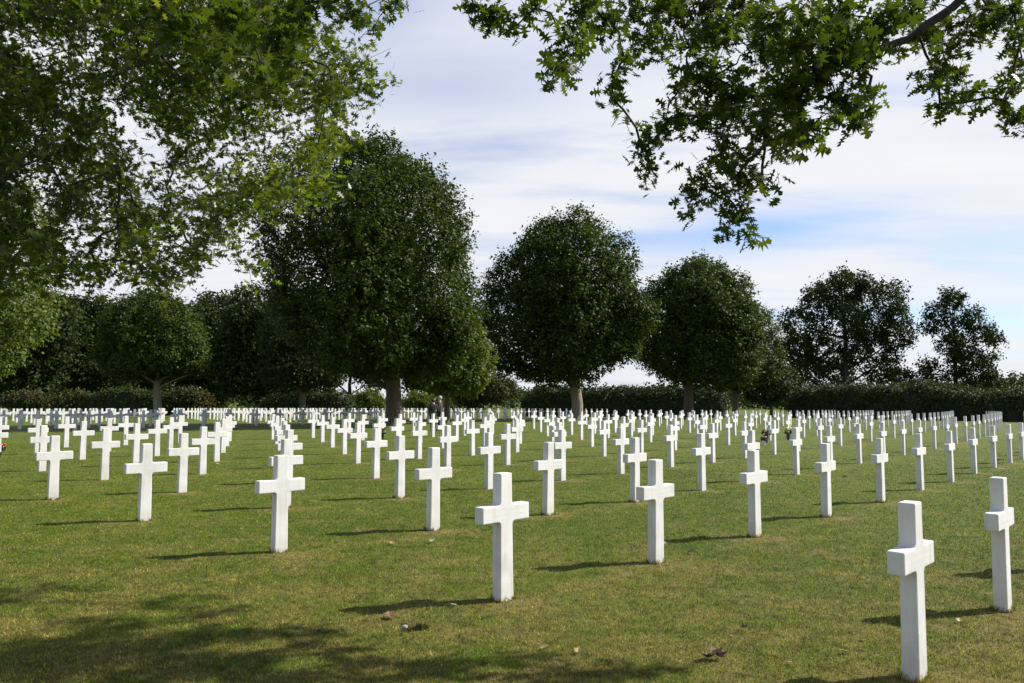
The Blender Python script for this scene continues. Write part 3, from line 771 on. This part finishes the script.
# --- the broad tree at the left
POLY = [(-70, -60), (300, -60), (318, 20), (340, 50), (372, 66), (384, 86), (352, 100), (338, 120), (352, 150), (356, 178), (318, 196), (300, 232), (276, 216), (262, 262), (240, 272), (226, 250), (196, 276), (160, 286),
        (128, 256), (100, 280), (84, 300), (66, 282), (40, 262), (22, 290), (-70, 300)]
def inside(x, y, P=POLY):
    c = False; j = len(P) - 1
    for i in range(len(P)):
        if (P[i][1] > y) != (P[j][1] > y) and x < (P[j][0] - P[i][0]) * (y - P[i][1]) / (P[j][1] - P[i][1]) + P[i][0]: c = not c
        j = i
    return c
GAPS = [(128, 120, 17), (150, 138, 17), (112, 104, 9), (222, 158, 12), (238, 146, 12), (28, 190, 16), (62, 172, 9), (246, 236, 16), (222, 284, 10), (8, 250, 6), (300, 110, 10), (206, 120, 6), (258, 168, 8), (120, 286, 14), (168, 240, 6), (80, 232, 6), (180, 60, 5), (64, 100, 5), (100, 200, 8), (150, 190, 6), (190, 220, 8), (290, 150, 7), (310, 170, 6), (60, 60, 5), (270, 120, 6), (40, 130, 5)]
cl2 = []; r1 = np.random.default_rng(11)
while len(cl2) < 760:
    a, b = r1.uniform(-70, 392), r1.uniform(-60, 380)
    if not inside(a, b): continue
    if any(math.hypot(a - gx_, b - gy_) < gr_ + 9 for gx_, gy_, gr_ in GAPS): continue
    Y = r1.uniform(9.2, 14.0) if b < 220 else r1.uniform(9.2, 12.2)
    edge = not all(inside(a + dx, b + dy) for dx, dy in ((22, 0), (-22, 0), (0, 22), (0, -22)))
    if edge and r1.random() < .25: continue
    p = pt(a, b, Y); cl2.append((*p, .30 if edge else .46, 13 if edge else 18))
for q in range(300):
    d = r1.normal(size=3); d /= np.linalg.norm(d); fr = r1.uniform(.55, 1) ** .5
    p = np.array((-10.2, 11.0, 8.2)) + d * np.array((7.6, 6.5, 5.0)) * fr
    if p[2] < 2.4 or not hidden(p, 40): continue
    cl2.append((*p, .6, 20))
TB = (-11.4, 10.6, 0)
left_limbs = [[(-11.4, 10.6, 3.2), (-9.6, 11.0, 4.4), (-7.6, 11.4, 5.0)],
              [(-11.4, 10.6, 4.0), (-9.0, 11.6, 6.2), (-6.6, 12.0, 7.2)],
              [(-11.4, 10.6, 2.8), (-9.6, 10.6, 3.7), (-7.8, 10.6, 4.0)],
              [(-11.4, 10.6, 5.0), (-9.6, 10.9, 7.6), (-7.4, 11.0, 9.4)], [(-11.4, 10.6, 5.4), (-11.0, 10.6, 9), (-10.6, 10.8, 12)],
              [(-11.4, 10.6, 4.4), (-13.2, 12.5, 7.5), (-15, 14, 9)], [(-11.4, 10.6, 4.4), (-13.2, 8.5, 7.5), (-15.0, 7, 9)]]
leafy_tree('spreading_tree', 'near broad leaved tree whose sunlit foliage fills the upper left', TB,
           [(-11.4, 10.6, -.1), (-11.4, 10.6, .3), (-11.38, 10.6, 1.6), (-11.4, 10.62, 3.2), (-11.3, 10.6, 5.6)], [.55, .40, .34, .32, .2], left_limbs, cl2, LEAF_PLANE, .118, 'near trees framing the view', 17, .25, BARK_DARK, 2.1, .014)

# ------------------------------------------------------------------ fallen leaves, pebble, flowers
M_BROWN = plain('dry_brown_leaf', (.10, .058, .026), .7, .4, 30); M_RED = plain('dry_red_leaf', (.060, .018, .014), .6, .4, 30)
M_TAN = plain('pale_dry_leaf', (.30, .24, .14), .7, .3, 30); M_YEL = plain('yellow_dry_leaf', (.24, .17, .05), .7, .3, 30)
M_STONE = plain('pale_pebble', (.30, .285, .25), .8, .15, 20, 0, .3)
def curled_leaf(px, py, size, mat, label, rz, curl=.6, group='fallen leaves on the lawn'):
    g = ground(px, py); bm = bmesh.new(); vs = []
    for (x, y, z) in OAK:
        vs.append(bm.verts.new((x * size, (y - .45) * size, size * (.10 + curl * (x * x * 1.2 + (y - .45) ** 2 * .7)))))
    mid = [bm.verts.new((0, t * size, size * (.10 + curl * t * t * .7))) for t in (-.4, -.1, .2, .45)]
    rt = vs[1:9]; lt = vs[10:][::-1]
    for side in (rt, lt):
        ch = [vs[0]] + list(side) + [vs[9]]; md = [mid[0], mid[0], mid[1], mid[1], mid[1], mid[2], mid[2], mid[3], mid[3], mid[3]]
        for q in range(9):
            a_, b_ = ch[q], ch[q + 1]; m0, m1 = md[q], md[q + 1]
            try:
                bm.faces.new((a_, b_, m1)); 
                if m0 is not m1: bm.faces.new((a_, m1, m0))
            except ValueError: pass
    me = bm_mesh('fallen_leaf', bm); o = link('fallen_leaf', me, mat, None, (g[0], g[1], .012)); o.rotation_euler = (.15, .1, rz)
    return tag(o, label, 'leaf', group)
curled_leaf(718, 660, .105, M_RED, 'curled dark red leaf on the grass at the bottom right of centre', .6, 1.3)
curled_leaf(708, 661, .085, M_BROWN, 'brown curled leaf touching the left of the dark red leaf', 2.1, 1.2)
for (px, py, sz, mt, lb) in [
    (663, 546, .10, M_TAN, 'pale dry leaf right of the second cross, beside its base shadow'),
    (690, 554, .10, M_BROWN, 'tan brown leaf just below the pale dry leaf right of centre'),
    (729, 494, .10, M_BROWN, 'brown leaf left of the third cross of the second row'),
    (689, 476, .11, M_BROWN, 'dark brown leaf on the green strip right of centre'),
    (722, 476, .10, M_TAN, 'pale leaf on the green strip between two crosses right of centre'),
    (95, 563, .07, M_TAN, 'small pale leaf alone on the grass at lower left'),
    (454, 607, .05, M_TAN, 'small white speck of a leaf left of the front centre cross'),
    (544, 650, .06, M_YEL, 'small yellow leaf near the bottom below the front centre cross'),
    (744, 630, .07, M_BROWN, 'brown leaf above the dark red leaf at right of centre'),
    (432, 543, .08, M_TAN, 'pale leaf below the second cross of the third row'),
    (392, 545, .07, M_YEL, 'yellow leaf left and below the second cross of third row'),
    (311, 541, .06, M_YEL, 'yellow leaf right of the cross alone at left front'),
    (218, 465, .10, M_TAN, 'pale leaf in the grass gap between the two left clusters'),
    (556, 496, .10, M_YEL, 'yellow leaf right of the cross left of the centre gap'),
    (845, 478, .11, M_BROWN, 'brown leaf beside the fourth cross of the second row'),
    (300, 619, .05, M_TAN, 'tiny pale leaf above the shade at lower left')]:
    curled_leaf(px, py, sz, mt, lb, random.uniform(0, 6.28), random.uniform(.3, .9))
rl = random.Random(4)
for q in range(34):
    py_ = 450 + 225 * rl.random() ** 1.3; px_ = rl.uniform(5, 1018)
    if any(abs(px_ - z_['px']) < 16 and abs(py_ - z_['py']) < 10 for z_ in spots[:120]): continue
    curled_leaf(px_, py_, rl.uniform(.022, .06) * (1 + max(0, 520 - py_) / 90), rl.choice([M_TAN, M_BROWN, M_BROWN, M_YEL]), 'tiny dry leaf, one of the many small specks scattered over the grass', rl.uniform(0, 6.28), rl.uniform(.3, 1), 'tiny dry leaves scattered on the lawn')
curled_leaf(390, 619, .10, M_BROWN, 'reddish brown leaf at the left rim of the small hole', .4, .5)
bm = bmesh.new(); bmesh.ops.create_icosphere(bm, subdivisions=3, radius=.022)
for v in bm.verts: v.co = Vector((v.co.x * 1.0, v.co.y * .75, v.co.z * .62)) * (1 + .12 * math.sin(v.co.x * 90) + .08 * math.sin(v.co.y * 120 + 1))
g = ground(404, 629); tag(link('pebble', bm_mesh('pebble', bm, True), M_STONE, None, (g[0], g[1], .014)), 'small white stone at the near rim of the dark hole in the grass', 'stone')

M_VASE = plain('dark_green_vase', (.018, .030, .018), .5, .3, 10); M_FOL = plain('bouquet_leaves', (.03, .055, .02), .6, .4, 20); M_WHITE = plain('white_wrap', (.7, .7, .68), .6, .1, 10)
PET = {k: plain(k + '_petals', c, .6, .3, 30) for k, c in dict(red=(.42, .03, .03), orange=(.62, .16, .06), yellow=(.72, .60, .03), pink=(.65, .25, .25), dark=(.05, .03, .03)).items()}
def bouquet(px, py, Y, h, cols, label, vase=M_VASE, wide=1.0):
    x, y = at(px, Y); z = float(gz(x, y)); root = empty('flower_vase', (x, y, z)); tag(root, label, 'flowers', 'flowers laid at the crosses')
    T = Tubes(10); T.add([(0, 0, -.02), (0, 0, h * .1), (0, 0, h * .35), (0, 0, h * .55), (0, 0, h * .56)], [.035, .05, .065, .085, .06]); link('vase', T.mesh('vase'), vase, root)
    n = 60; d = rng.normal(size=(n, 3)); d /= np.linalg.norm(d, axis=1, keepdims=True)
    P = np.array((0, 0, h * .68)) + d * np.array((.13 * wide, .13 * wide, h * .2)); v, f, k = leaves(DIAMOND, P, frames(d + rng.normal(0, .4, d.shape), rng.random(n) * 6), np.full(n, .10)); link('foliage', np_mesh('foliage', v, f, k), M_FOL, root)
    for q in range(9):
        a = q * 2.4; rr = .10 * wide * math.sqrt((q + .5) / 9) * 1.3; bm = bmesh.new(); bmesh.ops.create_icosphere(bm, subdivisions=2, radius=.042)
        for vv in bm.verts: vv.co *= 1 + .22 * math.sin(5 * math.atan2(vv.co.y, vv.co.x)); vv.co.z *= .7
        bl = link('bloom', bm_mesh('bloom', bm, True), PET[cols[q % len(cols)]], root, (math.cos(a) * rr, math.sin(a) * rr, h * (.86 + .1 * math.sin(q * 1.7))))
        bl.rotation_euler = (random.uniform(-.5, .5), random.uniform(-.5, .5), a)
bouquet(383, 440, 32, .46, ['yellow', 'orange', 'dark'], 'small dark vase of yellow and orange flowers left of the thick trunk')
bouquet(765.5, 441, 30, .52, ['red', 'dark', 'orange'], 'dark red flowers in a dark vase, left of the yellow flowers', wide=1.2)
bouquet(787.5, 439, 32, .52, ['yellow'], 'yellow flowers in a dark green vase right of the red flowers')
bouquet(1, 459, 21, .40, ['red', 'pink'], 'reddish flowers at the left edge beside the crosses')
bouquet(763, 443, 28.5, .30, ['dark', 'dark', 'pink'], 'small white wrapped posy in front of the dark red flowers', M_WHITE, .6)
bouquet(983, 425, 50, .62, ['dark', 'red'], 'dark flowers in a vase far back at the right among the rows')

# ------------------------------------------------------------------ two people
M_SKIN = plain('skin', (.48, .30, .22), .55, .08, 6); M_COAT = plain('black_coat', (.012, .012, .014), .8, .3, 9); M_JACK = plain('dark_jacket', (.020, .018, .022), .75, .3, 9)
M_TROU = plain('dark_trousers', (.016, .017, .020), .85, .3, 9); M_HAIRG = plain('grey_hair', (.34, .32, .30), .7, .2, 30); M_HAIRD = plain('dark_hair', (.016, .012, .010), .6, .3, 30); M_SHOE = plain('black_shoes', (.012, .011, .010), .5, .2, 9)
def skin_mesh(name, verts, edges, radii, root=0, sub=2):
    me = bpy.data.meshes.new(name); me.from_pydata([tuple(v) for v in verts], edges, []); o = bpy.data.objects.new(name, me); COL.objects.link(o)
    m = o.modifiers.new('s', 'SKIN'); m.use_smooth_shade = True; o.modifiers.new('u', 'SUBSURF').levels = sub
    for k, d in enumerate(me.skin_vertices[0].data):
        d.radius = (radii[k], radii[k]) if not isinstance(radii[k], tuple) else radii[k]; d.use_root = (k == root)
    dg = bpy.context.evaluated_depsgraph_get(); dg.update(); nm = bpy.data.meshes.new_from_object(o.evaluated_get(dg))
    bpy.data.objects.remove(o); bpy.data.meshes.remove(me); nm.name = name
    return nm
def person(px, Y, hgt, rz, label, coat, hair, long_coat=False):
    x, y = at(px, Y); root = empty('person', (x, y, float(gz(x, y))), rz); k = hgt / 1.75; root.scale = (k, k, k)
    tag(root, label, 'person', 'people standing by the crosses')
    V = [(0, 0, .95)]; E = []; R = [.12]
    def add(p, v, r): V.append(v); R.append(r); E.append((p, len(V) - 1)); return len(V) - 1
    s1 = add(0, (0, .005, 1.12), .115); s2 = add(s1, (0, 0, 1.32), .14); nk = add(s2, (0, -.005, 1.47), .058); hd0 = add(nk, (0, .01, 1.56), .075); hd1 = add(hd0, (0, .02, 1.63), .098); add(hd1, (0, .01, 1.70), .075)
    nose = add(hd1, (0, .118, 1.625), .016)
    for sx in (-1, 1):
        add(hd1, (sx * .098, .005, 1.625), .018)
        sh = add(s2, (sx * .185, 0, 1.40), .060); el = add(sh, (sx * .235, -.02, 1.13), .044); wr = add(el, (sx * .215, .09, .90), .030); pm = add(wr, (sx * .205, .12, .835), .034)
        for q, (dx, ln) in enumerate(((-.028, .070), (-.010, .080), (.010, .076), (.028, .060))):
            a = add(pm, (sx * .205 + dx * .4 + sx * .004, .128 + dx, .79), .0095); add(a, (sx * .200 + dx * .3, .135 + dx, .835 - ln * 1.2), .008)
        th = add(pm, (sx * .190, .158, .82), .011); add(th, (sx * .185, .166, .785), .009)
        hp = add(0, (sx * .095, 0, .88), .095); kn = add(hp, (sx * .10, .01, .50), .062); an = add(kn, (sx * .10, -.02, .09), .040); add(an, (sx * .115, .14, .035), .036)
    link('body', skin_mesh('body', V, E, R), M_SKIN, root)
    V2 = [(0, 0, .80 if not long_coat else .62), (0, 0, .95), (0, .005, 1.12), (0, 0, 1.33), (0, -.005, 1.46)]; E2 = [(0, 1), (1, 2), (2, 3), (3, 4)]; R2 = [(.20, .15), (.19, .145), (.175, .135), (.185, .145), (.075, .075)]
    for sx in (-1, 1):
        b0 = len(V2); V2 += [(sx * .19, 0, 1.40), (sx * .24, -.02, 1.13), (sx * .217, .08, .92)]; E2 += [(3, b0), (b0, b0 + 1), (b0 + 1, b0 + 2)]; R2 += [.078, .060, .048]
    link('coat', skin_mesh('coat', V2, E2, R2), coat, root)
    V3 = [(0, 0, .93)]; E3 = []; R3 = [(.15, .13)]
    for sx in (-1, 1):
        b0 = len(V3); V3 += [(sx * .095, 0, .84), (sx * .10, .01, .50), (sx * .10, -.018, .10)]; E3 += [(0, b0), (b0, b0 + 1), (b0 + 1, b0 + 2)]; R3 += [.112, .080, .066]
        link('shoe', skin_mesh('shoe', [(sx * .10, -.05, .05), (sx * .105, .05, .05), (sx * .115, .16, .035)], [(0, 1), (1, 2)], [(.045, .05), (.046, .045), (.040, .030)]), M_SHOE, root)
    link('trousers', skin_mesh('trousers', V3, E3, R3), M_TROU, root)
    bm = bmesh.new(); bmesh.ops.create_icosphere(bm, subdivisions=3, radius=.112)
    for v in list(bm.verts):
        if v.co.y > .045 and v.co.z < .055: v.co *= .82
    for v in bm.verts: v.co.z *= 1.08
    link('hair', bm_mesh('hair', bm, True), hair, root, (0, -.006, 1.655))
person(433.3, 40.8, 1.66, rad(20), 'person in a black coat with dark hair, standing left of the other', M_COAT, M_HAIRD, True)
person(439.8, 41.5, 1.80, rad(75), 'taller grey haired person in a dark jacket, standing on the right', M_JACK, M_HAIRG)

# ------------------------------------------------------------------ light and sky
sun = bpy.data.objects.new('sun', bpy.data.lights.new('sun', 'SUN')); COL.objects.link(sun)
sun.data.energy = 5.0; sun.data.angle = rad(.53); sun.data.color = (1, .955, .88)
sun.rotation_euler = Vector(SUN_V).to_track_quat('Z', 'Y').to_euler()
W = bpy.data.worlds.new('World'); S.world = W; W.use_nodes = True; nt = W.node_tree; nt.nodes.clear()
out = nt.nodes.new('ShaderNodeOutputWorld'); bg = nt.nodes.new('ShaderNodeBackground'); bg.inputs['Strength'].default_value = .085
sky = nt.nodes.new('ShaderNodeTexSky'); sky.sky_type = 'NISHITA'; sky.sun_disc = False; sky.sun_elevation = EL; sky.sun_rotation = AZ; sky.dust_density = 1.2; sky.altitude = 150
tc = nt.nodes.new('ShaderNodeTexCoord'); sp = nt.nodes.new('ShaderNodeSeparateXYZ'); nt.links.new(tc.outputs['Generated'], sp.inputs[0])
def mth(op, a, b=None, c=None):
    n = nt.nodes.new('ShaderNodeMath'); n.operation = op
    for i, v in enumerate((a, b, c)):
        if v is None: continue
        if hasattr(v, 'is_linked'): nt.links.new(v, n.inputs[i])
        else: n.inputs[i].default_value = v
    return n.outputs[0]
zz = mth('ADD', mth('MAXIMUM', sp.outputs['Z'], 0.0), .11)
cx_ = mth('DIVIDE', sp.outputs['X'], zz); cy_ = mth('DIVIDE', sp.outputs['Y'], zz)
cb = nt.nodes.new('ShaderNodeCombineXYZ'); nt.links.new(cx_, cb.inputs[0]); nt.links.new(cy_, cb.inputs[1])
mp = nt.nodes.new('ShaderNodeMapping'); nt.links.new(cb.outputs[0], mp.inputs[0]); mp.inputs['Rotation'].default_value = (0, 0, rad(12)); mp.inputs['Scale'].default_value = (.42, 1.15, 1); mp.inputs['Location'].default_value = (3.3, 1.7, 0)
n1 = noise(nt, mp.outputs[0], 1.25, 10, .60)
mp2 = nt.nodes.new('ShaderNodeMapping'); nt.links.new(cb.outputs[0], mp2.inputs[0]); mp2.inputs['Rotation'].default_value = (0, 0, rad(-8)); mp2.inputs['Scale'].default_value = (.16, .62, 1); mp2.inputs['Location'].default_value = (.4, 5.1, 0)
n2 = noise(nt, mp2.outputs[0], 1.0, 4, .5)
cov = mth('MULTIPLY_ADD', n1, .55, mth('MULTIPLY', n2, .65))
fac = ramp(nt, cov, [(.42, (.10, .10, .10)), (.52, (.55, .55, .55)), (.60, (1, 1, 1))])
ccol = ramp(nt, n1, [(.3, (5.6, 5.8, 6.25)), (.6, (6.3, 6.4, 6.7)), (.8, (6.9, 6.95, 7.05))])
# cloud veil thinned overhead and behind the camera to lower the fill light
thin = mth('MULTIPLY', mth('SUBTRACT', 1.0, mth('MULTIPLY', mth('SMOOTH_MIN', mth('MAXIMUM', mth('SUBTRACT', sp.outputs['Z'], .38), 0.0), .5, .1), 2.0)), mth('MULTIPLY_ADD', mth('MINIMUM', sp.outputs['Y'], 0.0), .45, 1.0))
fac = mth('MULTIPLY', fac, thin)
# openings where the blue shows: (tan azimuth, elevation z, half sizes, depth), edges broken up by the cloud noise
az_ = mth('DIVIDE', sp.outputs['X'], mth('MAXIMUM', sp.outputs['Y'], .02))
wob = mth('MULTIPLY', mth('SUBTRACT', n1, .5), .30)
for (a0_, e0_, wa_, we_, dp_) in ((.33, .205, .15, .024, .88), (.13, .200, .07, .016, .45), (-.06, .385, .22, .045, .42), (.60, .11, .16, .035, .25), (.02, .055, .25, .03, .25), (-.17, .47, .1, .05, .5)):
    q1 = mth('DIVIDE', mth('SUBTRACT', mth('ADD', az_, wob), a0_), wa_)
    q2 = mth('DIVIDE', mth('SUBTRACT', mth('ADD', mth('MULTIPLY_ADD', az_, -.06, sp.outputs['Z']), mth('MULTIPLY', wob, .22)), e0_ - .06 * a0_), we_)
    gsn = mth('POWER', 2.718, mth('MULTIPLY', mth('ADD', mth('MULTIPLY', q1, q1), mth('MULTIPLY', q2, q2)), -1.0))
    fac = mth('MULTIPLY', fac, mth('MULTIPLY_ADD', gsn, -dp_, 1.0))
skb = mix(nt, sky.outputs[0], (.78, .94, 1.24), 1.0, 'MULTIPLY')
skc = mix(nt, skb, ccol, fac)
nt.links.new(skc, bg.inputs['Color']); nt.links.new(bg.outputs[0], out.inputs[0])

S.view_settings.view_transform = 'Standard'; S.view_settings.look = 'None'; S.view_settings.exposure = .74; S.view_settings.gamma = 1
S.cycles.max_bounces = 6; S.cycles.diffuse_bounces = 3; S.cycles.transmission_bounces = 4; S.cycles.glossy_bounces = 2; S.cycles.transparent_max_bounces = 4
S.cycles.use_denoising = True
